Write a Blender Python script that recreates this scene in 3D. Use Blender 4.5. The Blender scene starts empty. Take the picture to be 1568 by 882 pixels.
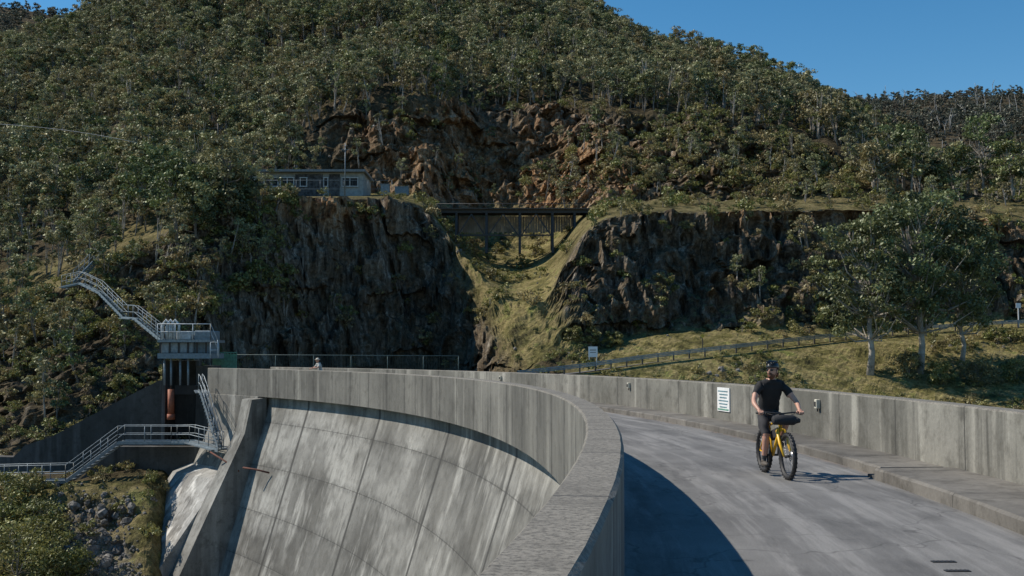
import bpy, math, random
import numpy as np
from mathutils import Vector, Matrix
sin,cos,rad=math.sin,math.cos,math.radians
random.seed(7); RNG=np.random.default_rng(11)
S=bpy.context.scene
F=1700.;CX=784.;CY=441.;HZ=545.;CAMZ=1.9
TH=math.atan((HZ-CY)/F)
def Wn(px,py,d):
    a=(px-CX)/F;b=(CY-py)/F
    y=cos(TH)-b*sin(TH);z=sin(TH)+b*cos(TH);k=d/y
    return a*k,d+0*k,CAMZ+z*k
def W(px,py,d): return Vector(Wn(px,py,d))
def G(px,py,z0=0.):
    a=(px-CX)/F;b=(CY-py)/F
    y=cos(TH)-b*sin(TH);z=sin(TH)+b*cos(TH);k=(z0-CAMZ)/z
    return Vector((a*k,y*k,z0))
def proj(x,y,z):
    z=z-CAMZ;f=y*cos(TH)+z*sin(TH);u=-y*sin(TH)+z*cos(TH)
    return CX+F*x/f,CY-F*u/f
# ---------- noise
def h3(i,j,k):
    i=i.astype(np.int64);j=j.astype(np.int64);k=k.astype(np.int64)
    n=(i*374761393+j*668265263+k*1274126177)&0xffffffff
    n=((n^(n>>13))*1274126177)&0xffffffff
    n=((n^(n>>16))*2246822519)&0xffffffff
    return ((n^(n>>15))&0xffff)/32767.5-1
def vn(x,y,z):
    i=np.floor(x);j=np.floor(y);k=np.floor(z)
    a=x-i;b=y-j;c=z-k
    a=a*a*(3-2*a);b=b*b*(3-2*b);c=c*c*(3-2*c)
    def L(p,q,t): return p+(q-p)*t
    return L(L(L(h3(i,j,k),h3(i+1,j,k),a),L(h3(i,j+1,k),h3(i+1,j+1,k),a),b),
             L(L(h3(i,j,k+1),h3(i+1,j,k+1),a),L(h3(i,j+1,k+1),h3(i+1,j+1,k+1),a),b),c)
def fbm(x,y,z,o=4):
    s=0;a=1.;t=0
    for q in range(o):
        s=s+a*vn(x*2**q+q*17.3,y*2**q+5.1*q,z*2**q+9.7*q);t+=a;a*=.5
    return s/t
def ss(a,b,x):
    t=np.clip((x-a)/(b-a),0,1);return t*t*(3-2*t)
# ---------- mesh builder
class MB:
    def __init__(s): s.v=[];s.f=[];s.m=[];s.sm=[]
    def add(s,v,f,mi=0,sm=False):
        o=len(s.v);s.v+=[tuple(p) for p in v]
        for q in f: s.f.append(tuple(o+i for i in q));s.m.append(mi);s.sm.append(sm)
    def box(s,c,d,mi=0,R=None,bev=0.):
        c=Vector(c);vs=[]
        if bev<=0:
            for z in(-1,1):
                for y in(-1,1):
                    for x in(-1,1): vs.append(Vector((x*d[0]/2,y*d[1]/2,z*d[2]/2)))
            fs=[(0,2,3,1),(4,5,7,6),(0,1,5,4),(2,6,7,3),(0,4,6,2),(1,3,7,5)]
        else:
            b=bev;hx,hy,hz=d[0]/2,d[1]/2,d[2]/2
            for z,k in((-hz,b),(-hz+b,0),(hz-b,0),(hz,b)):
                X=hx-k;Y=hy-k
                vs+=[Vector(p) for p in((-X+b,-Y,z),(X-b,-Y,z),(X,-Y+b,z),(X,Y-b,z),(X-b,Y,z),(-X+b,Y,z),(-X,Y-b,z),(-X,-Y+b,z))]
            fs=[tuple(range(7,-1,-1)),tuple(range(24,32))]
            for r in range(3):
                for i in range(8): j=(i+1)%8;fs.append((r*8+i,r*8+j,r*8+8+j,r*8+8+i))
        if R is not None: vs=[R@p for p in vs]
        s.add([p+c for p in vs],fs,mi)
    def tube(s,pts,r,mi=0,n=8,cap=True,flat=1.):
        pts=[Vector(p) for p in pts]
        if not hasattr(r,'__len__'): r=[r]*len(pts)
        vs=[];N=len(pts);up=None
        for i,p in enumerate(pts):
            t=(pts[min(i+1,N-1)]-pts[max(i-1,0)])
            if t.length<1e-9:t=Vector((0,0,1))
            t.normalize()
            if up is None:
                up=Vector((0,0,1)) if abs(t.z)<.9 else Vector((1,0,0))
            a=up-t*up.dot(t)
            if a.length<1e-4: a=Vector((0,1,0))-t*t.y
            a.normalize();b=t.cross(a);up=a
            for k in range(n):
                q=2*math.pi*k/n;vs.append(p+(a*cos(q)*flat+b*sin(q))*r[i])
        fs=[]
        for i in range(N-1):
            for k in range(n):
                l=(k+1)%n;fs.append((i*n+k,i*n+l,i*n+n+l,i*n+n+k))
        if cap: fs+=[tuple(range(n-1,-1,-1)),tuple(range((N-1)*n,N*n))]
        s.add(vs,fs,mi,True)
    def beam(s,a,b,w,h,mi=0):
        a=Vector(a);b=Vector(b);t=b-a;L=t.length;t.normalize()
        u=Vector((0,0,1)) if abs(t.z)<.95 else Vector((0,1,0))
        x=u.cross(t).normalized();z=t.cross(x)
        R=Matrix((x,t,z)).transposed()
        s.box((a+b)/2,(w,L,h),mi,R)
    def ell(s,c,r,mi=0,R=None,nu=14,nv=9,fn=None):
        c=Vector(c);vs=[];fs=[]
        for j in range(nv+1):
            p=math.pi*j/nv
            for i in range(nu):
                q=2*math.pi*i/nu
                v=Vector((r[0]*sin(p)*cos(q),r[1]*sin(p)*sin(q),r[2]*cos(p)))
                if fn: v=fn(v)
                if R is not None:v=R@v
                vs.append(c+v)
        for j in range(nv):
            for i in range(nu):
                k=(i+1)%nu;fs.append((j*nu+i,(j+1)*nu+i,(j+1)*nu+k,j*nu+k))
        s.add(vs,fs,mi,True)
    def torus(s,c,R,r,mi=0,n=40,m=10,M=None,rx=1.):
        vs=[];fs=[]
        for i in range(n):
            a=2*math.pi*i/n
            for j in range(m):
                b=2*math.pi*j/m
                v=Vector(((R+r*cos(b))*cos(a),r*rx*sin(b),(R+r*cos(b))*sin(a)))
                if M is not None: v=M@v
                vs.append(Vector(c)+v)
        for i in range(n):
            for j in range(m):
                k=(i+1)%n;l=(j+1)%m;fs.append((i*m+j,i*m+l,k*m+l,k*m+j))
        s.add(vs,fs,mi,True)
    def obj(s,name,mats,parent=None,link=True):
        me=bpy.data.meshes.new(name);me.from_pydata(s.v,[],s.f)
        for m in mats: me.materials.append(m)
        me.polygons.foreach_set('material_index',s.m);me.polygons.foreach_set('use_smooth',s.sm)
        me.update();o=bpy.data.objects.new(name,me)
        if link: S.collection.objects.link(o)
        if parent: o.parent=parent
        return o
def empty(name):
    o=bpy.data.objects.new(name,None);S.collection.objects.link(o);o.empty_display_size=.1;return o
def rail(mb,pts,h=1.,sp=1.5,r=.025,n=2,mi=0):
    pts=[Vector(p) for p in pts];U=Vector((0,0,1))
    for k in range(1,n+1): mb.tube([p+U*h*k/n for p in pts],r,mi,6)
    for a,b in zip(pts[:-1],pts[1:]):
        L=(b-a).length;m=max(1,round(L/sp))
        for i in range(m+1):
            p=a.lerp(b,i/m);mb.tube([p,p+U*h],r*1.1,mi,6)
# ---------- materials
def newmat(name):
    m=bpy.data.materials.new(name);m.use_nodes=True;nt=m.node_tree;nt.nodes.clear()
    o=nt.nodes.new('ShaderNodeOutputMaterial');p=nt.nodes.new('ShaderNodeBsdfPrincipled')
    nt.links.new(p.outputs[0],o.inputs[0]);return m,nt,p,o
def sock(nt,v,i):
    if isinstance(v,bpy.types.NodeSocket): nt.links.new(v,i)
    elif v is not None:
        if hasattr(v,'__len__') and len(v)==3 and i.type=='RGBA': v=(*v,1)
        i.default_value=v
def noise(nt,vec,sc,det=4,rough=.55):
    n=nt.nodes.new('ShaderNodeTexNoise');sock(nt,vec,n.inputs['Vector']);n.inputs['Scale'].default_value=sc
    n.inputs['Detail'].default_value=det;n.inputs['Roughness'].default_value=rough;return n.outputs[0]
def vmap(nt,vec,sc,loc=(0,0,0)):
    n=nt.nodes.new('ShaderNodeMapping');sock(nt,vec,n.inputs[0]);n.inputs['Scale'].default_value=sc;n.inputs['Location'].default_value=loc;return n.outputs[0]
def ramp(nt,f,stops):
    n=nt.nodes.new('ShaderNodeValToRGB');sock(nt,f,n.inputs[0]);e=n.color_ramp.elements
    while len(e)<len(stops): e.new(.5)
    for a,(p,c) in zip(e,stops):
        a.position=p;c=(c,c,c) if not hasattr(c,'__len__') else c;a.color=(*c,1)
    return n.outputs[0]
def mix(nt,f,a,b,bt='MIX'):
    n=nt.nodes.new('ShaderNodeMix');n.data_type='RGBA';n.blend_type=bt
    sock(nt,f,n.inputs[0]);sock(nt,a,n.inputs[6]);sock(nt,b,n.inputs[7]);return n.outputs[2]
def mth(nt,op,a,b=0.,cl=False):
    n=nt.nodes.new('ShaderNodeMath');n.operation=op;n.use_clamp=cl
    sock(nt,a,n.inputs[0]);sock(nt,b,n.inputs[1]);return n.outputs[0]
def bump(nt,h,st,dist,p):
    n=nt.nodes.new('ShaderNodeBump');n.inputs['Strength'].default_value=st;n.inputs['Distance'].default_value=dist
    sock(nt,h,n.inputs['Height']);nt.links.new(n.outputs[0],p.inputs['Normal'])
def posn(nt): return nt.nodes.new('ShaderNodeNewGeometry').outputs['Position']
def objc(nt): return nt.nodes.new('ShaderNodeTexCoord').outputs['Object']
def simple(name,col,rough=.5,metal=0.,var=.25,sc=6.,bs=0.):
    m,nt,p,o=newmat(name);v=objc(nt)
    n=noise(nt,v,sc,3)
    c=mix(nt,ramp(nt,n,[(.3,0.),(.7,1.)]),tuple(x*(1-var) for x in col),tuple(min(1,x*(1+var)) for x in col))
    sock(nt,c,p.inputs['Base Color']);p.inputs['Roughness'].default_value=rough;p.inputs['Metallic'].default_value=metal
    if bs: bump(nt,noise(nt,v,sc*4,4),.5,bs,p)
    return m
def attr(nt,name,out='Fac'):
    a=nt.nodes.new('ShaderNodeAttribute');a.attribute_name=name;return a.outputs[out]
def concrete(name,lo,hi,joint=None,dirt=.5,streak=1.,b=.01,mort=.03,mu=None,top=None,pv=.2,patch=0.):
    m,nt,p,o=newmat(name);v=posn(nt);mu=mu or mort
    big=noise(nt,v,.3,5,.6);fine=noise(nt,v,14,4,.7);med=noise(nt,v,2.2,5,.7)
    c=mix(nt,ramp(nt,big,[(.38,0.),(.62,1.)]),lo,hi)
    if patch:
        pn=noise(nt,vmap(nt,v,(.16,.16,.2),(4,1,2)),1.,4,.65)
        c=mix(nt,ramp(nt,pn,[(.50,0.),(.58,patch)]),c,tuple(x*1.75 for x in hi))  # pale patches put sunlit highlights into the concrete colour
        c=mix(nt,ramp(nt,pn,[(.38,patch),(.46,0.)]),c,tuple(x*.55 for x in lo))
    hgt=fine
    if joint:
        uv=nt.nodes.new('ShaderNodeUVMap').outputs[0];s=nt.nodes.new('ShaderNodeSeparateXYZ');nt.links.new(uv,s.inputs[0])
        us_=mth(nt,'DIVIDE',s.outputs[0],joint[0]);vs_=mth(nt,'DIVIDE',s.outputs[1],joint[1])
        du=mth(nt,'ABSOLUTE',mth(nt,'SUBTRACT',mth(nt,'FRACT',us_),.5));dv=mth(nt,'ABSOLUTE',mth(nt,'SUBTRACT',mth(nt,'FRACT',vs_),.5))
        cb=nt.nodes.new('ShaderNodeCombineXYZ');sock(nt,mth(nt,'FLOOR',us_),cb.inputs[0]);sock(nt,mth(nt,'FLOOR',vs_),cb.inputs[1])
        wn=nt.nodes.new('ShaderNodeTexWhiteNoise');nt.links.new(cb.outputs[0],wn.inputs['Vector'])
        c=mix(nt,1.,c,ramp(nt,wn.outputs['Value'],[(0.,1-pv),(1.,1+pv)]),'MULTIPLY')
    st=noise(nt,vmap(nt,v,(1.7,1.7,.10)),1.,4,.65);msk=ramp(nt,noise(nt,v,.22,3),[(.42,.25),(.6,1.)])
    c=mix(nt,mth(nt,'MULTIPLY',ramp(nt,st,[(.50,0.),(.66,.85*streak)]),msk),c,tuple(x*.33 for x in lo))
    st2=noise(nt,vmap(nt,v,(.9,.9,.07),(9,3,1)),1.,5,.6)
    c=mix(nt,ramp(nt,st2,[(.54,0.),(.68,.85*streak)]),c,tuple(min(1,x*1.8) for x in hi))
    c=mix(nt,ramp(nt,med,[(.5,0.),(.72,dirt)]),c,(lo[0]*.4,lo[1]*.38,lo[2]*.34))
    c=mix(nt,.35,c,ramp(nt,fine,[(.3,.35),(.7,1.)]),'MULTIPLY')
    if joint:
        ju=mth(nt,'GREATER_THAN',du,.5-mu/2/joint[0]);jv=mth(nt,'MULTIPLY',mth(nt,'GREATER_THAN',dv,.5-mort*.7/2/joint[1]),.6)
        jj=mth(nt,'MAXIMUM',ju,jv);c=mix(nt,mth(nt,'MULTIPLY',jj,.8),c,(.025,.024,.022))
        nr=ramp(nt,du,[(.5-.30/joint[0],0.),(.5,.6)]);nr=mth(nt,'MULTIPLY',nr,ramp(nt,med,[(.35,0.),(.6,1.)]));c=mix(nt,nr,c,tuple(x*.35 for x in lo))
        if joint[1]<10:
            nr=ramp(nt,dv,[(.5-.3/joint[1],0.),(.5,.7)]);nr=mth(nt,'MULTIPLY',nr,ramp(nt,noise(nt,v,3.5,4,.8),[(.44,0.),(.60,1.)]));c=mix(nt,nr,c,tuple(x*.28 for x in lo))
        hgt=mth(nt,'SUBTRACT',fine,mth(nt,'MULTIPLY',jj,2.))
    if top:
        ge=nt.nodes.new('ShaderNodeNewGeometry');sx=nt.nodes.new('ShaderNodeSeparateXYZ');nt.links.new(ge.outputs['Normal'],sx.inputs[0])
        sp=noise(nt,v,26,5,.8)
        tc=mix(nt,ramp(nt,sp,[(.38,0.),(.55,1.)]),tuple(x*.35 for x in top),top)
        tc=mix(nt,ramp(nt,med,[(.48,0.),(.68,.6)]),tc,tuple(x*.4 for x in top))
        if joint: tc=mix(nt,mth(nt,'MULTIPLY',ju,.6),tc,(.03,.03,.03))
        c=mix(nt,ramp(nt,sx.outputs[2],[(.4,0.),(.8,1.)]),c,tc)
    sock(nt,c,p.inputs['Base Color']);p.inputs['Roughness'].default_value=.9
    bump(nt,hgt,.6,b,p);return m
M_dam=concrete('dam_concrete',(.145,.14,.125),(.24,.235,.215),joint=(10.2,2.45),dirt=.5,mort=.055,mu=.24,streak=.9,patch=.55)
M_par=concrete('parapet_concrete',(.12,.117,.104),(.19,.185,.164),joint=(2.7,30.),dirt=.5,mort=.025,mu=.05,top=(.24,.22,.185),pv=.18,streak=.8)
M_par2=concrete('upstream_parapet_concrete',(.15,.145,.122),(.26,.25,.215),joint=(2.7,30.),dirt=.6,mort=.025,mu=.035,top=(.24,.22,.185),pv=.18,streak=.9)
M_conc=concrete('weathered_concrete',(.13,.125,.11),(.22,.215,.195),dirt=.6,patch=.4)
M_dark=concrete('shade_dark_concrete',(.06,.057,.05),(.10,.095,.088),dirt=.6)  # base darkened with the shade of camera-facing walls; streaks and dirt as elsewhere
M_slab=concrete('pale_concrete',(.24,.23,.21),(.42,.41,.38),dirt=.6,streak=1.2)
M_steel=simple('galvanised_steel',(.20,.235,.255),.5,.3)
M_blue=simple('blue_grey_paint',(.15,.195,.22),.55)
M_pipe=simple('pale_grey_paint',(.40,.44,.46),.5)
M_rust=simple('rust',(.12,.045,.03),.85)
M_white=simple('white_paint',(.75,.75,.73),.5,var=.08)
M_green=simple('green_paint',(.12,.28,.20),.6)
M_timber=simple('weathered_timber',(.10,.085,.07),.9,sc=3)
M_black=simple('black_rubber',(.018,.018,.019),.6)
M_dsteel=simple('dark_steel',(.035,.033,.032),.6)
def mk_road():
    m,nt,p,o=newmat('road_surface');v=posn(nt)
    uv=nt.nodes.new('ShaderNodeUVMap').outputs[0];s=nt.nodes.new('ShaderNodeSeparateXYZ');nt.links.new(uv,s.inputs[0])
    big=noise(nt,v,.5,6,.65);c=mix(nt,ramp(nt,big,[(.35,0.),(.65,1.)]),(.15,.146,.14),(.225,.22,.21))
    st=noise(nt,vmap(nt,uv,(.16,2.2,1)),1.,5,.7)
    c=mix(nt,ramp(nt,st,[(.48,0.),(.62,.75)]),c,(.32,.31,.295))
    st=noise(nt,vmap(nt,uv,(.3,1.4,1),(7,3,0)),1.,5,.7)
    c=mix(nt,ramp(nt,st,[(.5,0.),(.66,.7)]),c,(.085,.083,.08))
    k=mth(nt,'ADD',s.outputs[1],mth(nt,'MULTIPLY',noise(nt,v,1.6,5,.7),1.0))
    c=mix(nt,ramp(nt,mth(nt,'MULTIPLY',k,.16),[(.78,0.),(.85,.85)]),c,(.25,.15,.09))
    f=noise(nt,v,60,4,.7);c=mix(nt,.55,c,ramp(nt,f,[(.35,.4),(.62,1.05)]),'MULTIPLY')
    vo=nt.nodes.new('ShaderNodeTexVoronoi');vo.feature='DISTANCE_TO_EDGE';vo.inputs['Scale'].default_value=.38
    nv=nt.nodes.new('ShaderNodeVectorMath');nv.operation='ADD';nt.links.new(v,nv.inputs[0])
    nn=nt.nodes.new('ShaderNodeTexNoise');nn.inputs['Scale'].default_value=1.5;nt.links.new(v,nn.inputs['Vector']);nt.links.new(nn.outputs['Color'],nv.inputs[1])
    nt.links.new(nv.outputs[0],vo.inputs['Vector'])
    c=mix(nt,ramp(nt,vo.outputs['Distance'],[(0.,.6),(.007,.0)]),c,(.05,.048,.045))
    sock(nt,c,p.inputs['Base Color']);p.inputs['Roughness'].default_value=.85;bump(nt,f,.7,.008,p);return m
M_road=mk_road()
M_walk=concrete('footpath_concrete',(.13,.12,.105),(.21,.195,.17),joint=(2.7,30.),dirt=.7,streak=.2,mort=.02)
M_asph=simple('asphalt',(.10,.10,.10),.9,sc=1.5)
def mk_terrain():
    m,nt,p,o=newmat('terrain_rock_and_scrub');v=posn(nt)
    rock=attr(nt,'rock');org=attr(nt,'orange');gr=attr(nt,'grass');pale=attr(nt,'pale')
    ge=nt.nodes.new('ShaderNodeNewGeometry');sx=nt.nodes.new('ShaderNodeSeparateXYZ');nt.links.new(ge.outputs['Normal'],sx.inputs[0])
    col=noise(nt,vmap(nt,v,(1.2,1.2,.22)),1.,6,.72)
    fine=noise(nt,v,2.6,5,.8);g1=noise(nt,v,.4,6,.7)
    rk=ramp(nt,col,[(.34,(.03,.026,.023)),(.45,(.12,.10,.08)),(.54,(.25,.215,.17)),(.66,(.50,.45,.38))])
    rk=mix(nt,ramp(nt,g1,[(.42,0.),(.6,.75)]),rk,(.18,.13,.08),'MIX')
    orr=ramp(nt,col,[(.32,(.08,.045,.03)),(.42,(.28,.15,.075)),(.51,(.48,.28,.14)),(.60,(.58,.44,.30)),(.70,(.46,.42,.37))])
    rk=mix(nt,org,rk,orr);rk=mix(nt,pale,rk,(.42,.40,.37))
    rk=mix(nt,.7,rk,ramp(nt,fine,[(.38,.2),(.60,1.15)]),'MULTIPLY')
    gl=ramp(nt,g1,[(.34,(.08,.07,.03)),(.46,(.19,.17,.06)),(.55,(.32,.26,.12)),(.66,(.22,.23,.07))])
    so=ramp(nt,g1,[(.3,(.035,.03,.018)),(.5,(.085,.068,.038)),(.7,(.19,.145,.09))])
    gd=mix(nt,gr,so,gl);gd=mix(nt,.7,gd,ramp(nt,fine,[(.38,.25),(.6,1.2)]),'MULTIPLY')
    st=ramp(nt,mth(nt,'ADD',sx.outputs[2],mth(nt,'MULTIPLY',mth(nt,'SUBTRACT',g1,.5),1.2)),[(.55,1.),(.8,0.)])
    fac=mth(nt,'MULTIPLY',rock,mth(nt,'ADD',mth(nt,'MULTIPLY',st,.8),mth(nt,'MULTIPLY',rock,.3)),True)
    c=mix(nt,fac,gd,rk)
    sock(nt,c,p.inputs['Base Color']);p.inputs['Roughness'].default_value=.95
    p.inputs['Specular IOR Level'].default_value=.1
    bump(nt,fine,.8,.4,p);return m
M_ter=mk_terrain()
def leafmat(name,a,b,c3,tr=.22,gl=.05):
    m,nt,p,o=newmat(name);t=attr(nt,'tone');nt.nodes.remove(p)
    oi=nt.nodes.new('ShaderNodeObjectInfo')
    c=ramp(nt,oi.outputs['Random'],[(0.,a),(.5,b),(1.,c3)])
    c=mix(nt,1.,c,ramp(nt,t,[(0.,.35),(1.,1.6)]),'MULTIPLY')
    d=nt.nodes.new('ShaderNodeBsdfDiffuse');sock(nt,c,d.inputs[0])
    tl=nt.nodes.new('ShaderNodeBsdfTranslucent');sock(nt,c,tl.inputs[0])
    g=nt.nodes.new('ShaderNodeBsdfGlossy');g.inputs['Roughness'].default_value=.5;g.inputs[0].default_value=(.85,.9,.8,1)
    ms=nt.nodes.new('ShaderNodeMixShader');ms.inputs[0].default_value=tr
    nt.links.new(d.outputs[0],ms.inputs[1]);nt.links.new(tl.outputs[0],ms.inputs[2])
    m2=nt.nodes.new('ShaderNodeMixShader');m2.inputs[0].default_value=gl;nt.links.new(ms.outputs[0],m2.inputs[1]);nt.links.new(g.outputs[0],m2.inputs[2])
    nt.links.new(m2.outputs[0],o.inputs[0]);return m
M_leaf=leafmat('eucalyptus_leaves',(.15,.165,.055),(.25,.25,.13),(.225,.18,.08))
M_leaf2=leafmat('tree_leaves',(.10,.13,.045),(.125,.155,.06),(.13,.14,.055))
M_shrub=leafmat('shrub_leaves',(.14,.155,.04),(.21,.195,.06),(.25,.19,.09))
M_far=leafmat('hazed_distant_leaves',(.06,.07,.05),(.08,.082,.06),(.105,.092,.07))  # greyer, bluer leaf colour paints in the distance haze
M_bark=simple('pale_bark',(.33,.30,.26),.9,sc=2.,var=.45)
M_bark2=simple('grey_bark',(.19,.17,.145),.9,sc=2.,var=.4)
M_rock=simple('boulder_rock',(.17,.16,.145),.95,sc=2.,var=.8)
# ---------- trees
def tree_mesh(name,seed,H,R,ncl,nl,ls,stems,lo,tr,mats,cr,flat=.6,link=False,brn=.5):
    g=np.random.default_rng(seed);mb=MB();st=[]
    for s in range(stems):
        a=g.uniform(0,6.28);ln=g.uniform(.1,.45)*R*(0.3 if stems==1 else 1.)
        pts=[];N=7
        for i in range(N):
            t=i/(N-1);w=g.normal(0,.04*R,2)*(i>0)
            pts.append(Vector((cos(a)*ln*t**1.3+w[0],sin(a)*ln*t**1.3+w[1],H*.86*t-.3*(i==0))))
        mb.tube(pts,[tr*(1-.8*i/(N-1))*(1.25 if i==0 else 1) for i in range(N)],0,6);st.append(pts)
    C=[]
    for k in range(ncl):
        zf=g.uniform(0,1)**.8;z=H*(lo+(1-lo)*zf)-cr*flat*.6
        e=math.sqrt(max(.05,1-((zf-.45)/.62)**2));q=g.uniform(0,6.28);r=R*e*math.sqrt(g.uniform(.05,1))
        r*=1+.25*sin(3*q+seed);C.append((cos(q)*r,sin(q)*r,z))
    for c in C:
        c=Vector(c);s=st[g.integers(len(st))]
        if g.random()<brn:
            zz=max(H*.12,c.z*g.uniform(.55,.8));i=min(5,max(0,int(zz/(H*.86)*6)));b=s[i].lerp(s[i+1],.5)
            md=b.lerp(c,.5)+Vector((g.normal(0,.06)*R,g.normal(0,.06)*R,-.04*H));mb.tube([b,md,c],[tr*.32,tr*.2,tr*.08],0,4,cap=False)
    nv0=len(mb.v)
    C=np.array(C);n=ncl*nl;ci=np.repeat(np.arange(ncl),nl)
    d=g.normal(size=(n,3));d/=np.linalg.norm(d,axis=1)[:,None]
    crs=cr*g.uniform(.6,1.3,ncl)[ci]
    P=C[ci]+d*(crs*g.uniform(.35,1.05,n))[:,None]*np.array([1,1,flat])
    nm=d*.8+g.normal(size=(n,3))*.7+np.array([0,0,.35]);nm/=np.linalg.norm(nm,axis=1)[:,None]
    t=np.cross(nm,g.normal(size=(n,3)));t/=np.linalg.norm(t,axis=1)[:,None];b=np.cross(nm,t)
    l=(ls*g.uniform(.6,1.4,n))[:,None]
    V=np.stack([P-t*l,P-b*l*.5,P+t*l,P+b*l*.5],1).reshape(-1,3)
    v=np.vstack([np.array(mb.v),V]);nb=len(mb.f)
    faces=mb.f+[(nv0+4*i,nv0+4*i+1,nv0+4*i+2,nv0+4*i+3) for i in range(n)]
    me=bpy.data.meshes.new(name);me.from_pydata(v.tolist(),[],faces)
    for m in mats: me.materials.append(m)
    me.polygons.foreach_set('material_index',[0]*nb+[1]*n);me.polygons.foreach_set('use_smooth',[True]*nb+[False]*n)
    tn=g.uniform(.1,.9,ncl)[ci]+g.normal(0,.12,n)
    at=me.attributes.new('tone','FLOAT','POINT');at.data.foreach_set('value',np.clip(np.concatenate([np.full(nv0,.5),np.repeat(tn,4)]),0,1).astype(np.float32))
    o=bpy.data.objects.new(name,me)
    if link:S.collection.objects.link(o)
    return o
def coll(name,obs):
    c=bpy.data.collections.new(name)
    for o in obs:c.objects.link(o)
    return c
kit=[tree_mesh('forest_tree_kit_%d'%i,20+i,5.3+.6*(i%3),1.45+.2*(i%2),15+2*(i%3),44,.165,2+i%3,.42,.075,[M_bark2 if i%2 else M_bark,M_leaf],.50+.05*(i%3)) for i in range(7)]
kit+=[tree_mesh('forest_tree_kit_sparse',97,6.2,1.3,7,26,.16,3,.5,.08,[M_bark,M_leaf],.42,brn=1.)]
kit+=[tree_mesh('forest_tree_kit_dark',98,5.6,1.6,18,44,.165,2,.36,.08,[M_bark2,M_leaf2],.55)]
c_for=coll('forest_tree_kit',kit)
c_shr=coll('shrub_kit',[tree_mesh('shrub_kit_%d'%i,50+i,1.1,.75,9,34,.10,3,.1,.02,[M_bark2,M_shrub],.38) for i in range(4)])
c_far=coll('distant_tree_kit',[tree_mesh('distant_tree_kit_%d'%i,70+i,7,2.4,9,22,.5,1,.3,.16,[M_bark2,M_far],1.0) for i in range(3)])
def boulder(i):
    g=np.random.default_rng(200+i);mb=MB()
    def f(v):
        k=1+.5*float(fbm(np.array([v.x*1.6+i*7]),np.array([v.y*1.6]),np.array([v.z*1.6]),3)[0]);return Vector((round(v.x*k*2.6)/2.6*.5+v.x*k*.5,v.y*k,round(v.z*k*2.6)/2.6*.5+v.z*k*.5))
    mb.ell((0,0,.1),(.5,.42,.34),0,None,9,6,f);o=mb.obj('boulder_kit_%d'%i,[M_rock],link=False)
    o.data.polygons.foreach_set('use_smooth',[False]*len(o.data.polygons));return o
c_rk=coll('boulder_kit',[boulder(i) for i in range(4)])
def scatter(name,P,rz,sc,col,tilt=.12):
    n=len(P);me=bpy.data.meshes.new(name);me.vertices.add(n);me.vertices.foreach_set('co',np.asarray(P,dtype=np.float32).ravel())
    rot=np.stack([RNG.normal(0,tilt,n),RNG.normal(0,tilt,n),rz],1).astype(np.float32)
    a=me.attributes.new('rot','FLOAT_VECTOR','POINT');a.data.foreach_set('vector',rot.ravel())
    a=me.attributes.new('scl','FLOAT','POINT');a.data.foreach_set('value',np.asarray(sc,dtype=np.float32))
    a=me.attributes.new('pick','INT','POINT');a.data.foreach_set('value',RNG.integers(0,len(col.objects),n).astype(np.int32))
    o=bpy.data.objects.new(name,me);S.collection.objects.link(o)
    ng=bpy.data.node_groups.new(name,'GeometryNodeTree')
    ng.interface.new_socket('Geometry',in_out='INPUT',socket_type='NodeSocketGeometry');ng.interface.new_socket('Geometry',in_out='OUTPUT',socket_type='NodeSocketGeometry')
    N=ng.nodes;gi=N.new('NodeGroupInput');go=N.new('NodeGroupOutput');ip=N.new('GeometryNodeInstanceOnPoints');ci=N.new('GeometryNodeCollectionInfo')
    ci.inputs['Collection'].default_value=col;ci.inputs['Separate Children'].default_value=True;ci.inputs['Reset Children'].default_value=True
    def na(nm,ty):
        q=N.new('GeometryNodeInputNamedAttribute');q.data_type=ty;q.inputs['Name'].default_value=nm
        return [x for x in q.outputs if x.enabled and x.name=='Attribute'][0]
    L=ng.links.new;L(gi.outputs[0],ip.inputs['Points']);L(ci.outputs[0],ip.inputs['Instance']);ip.inputs['Pick Instance'].default_value=True
    L(na('pick','INT'),ip.inputs['Instance Index'])
    e=N.new('FunctionNodeEulerToRotation');L(na('rot','FLOAT_VECTOR'),e.inputs[0]);L(e.outputs[0],ip.inputs['Rotation'])
    L(na('scl','FLOAT'),ip.inputs['Scale']);L(ip.outputs[0],go.inputs[0])
    md=o.modifiers.new('scatter','NODES');md.node_group=ng;return o
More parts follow.
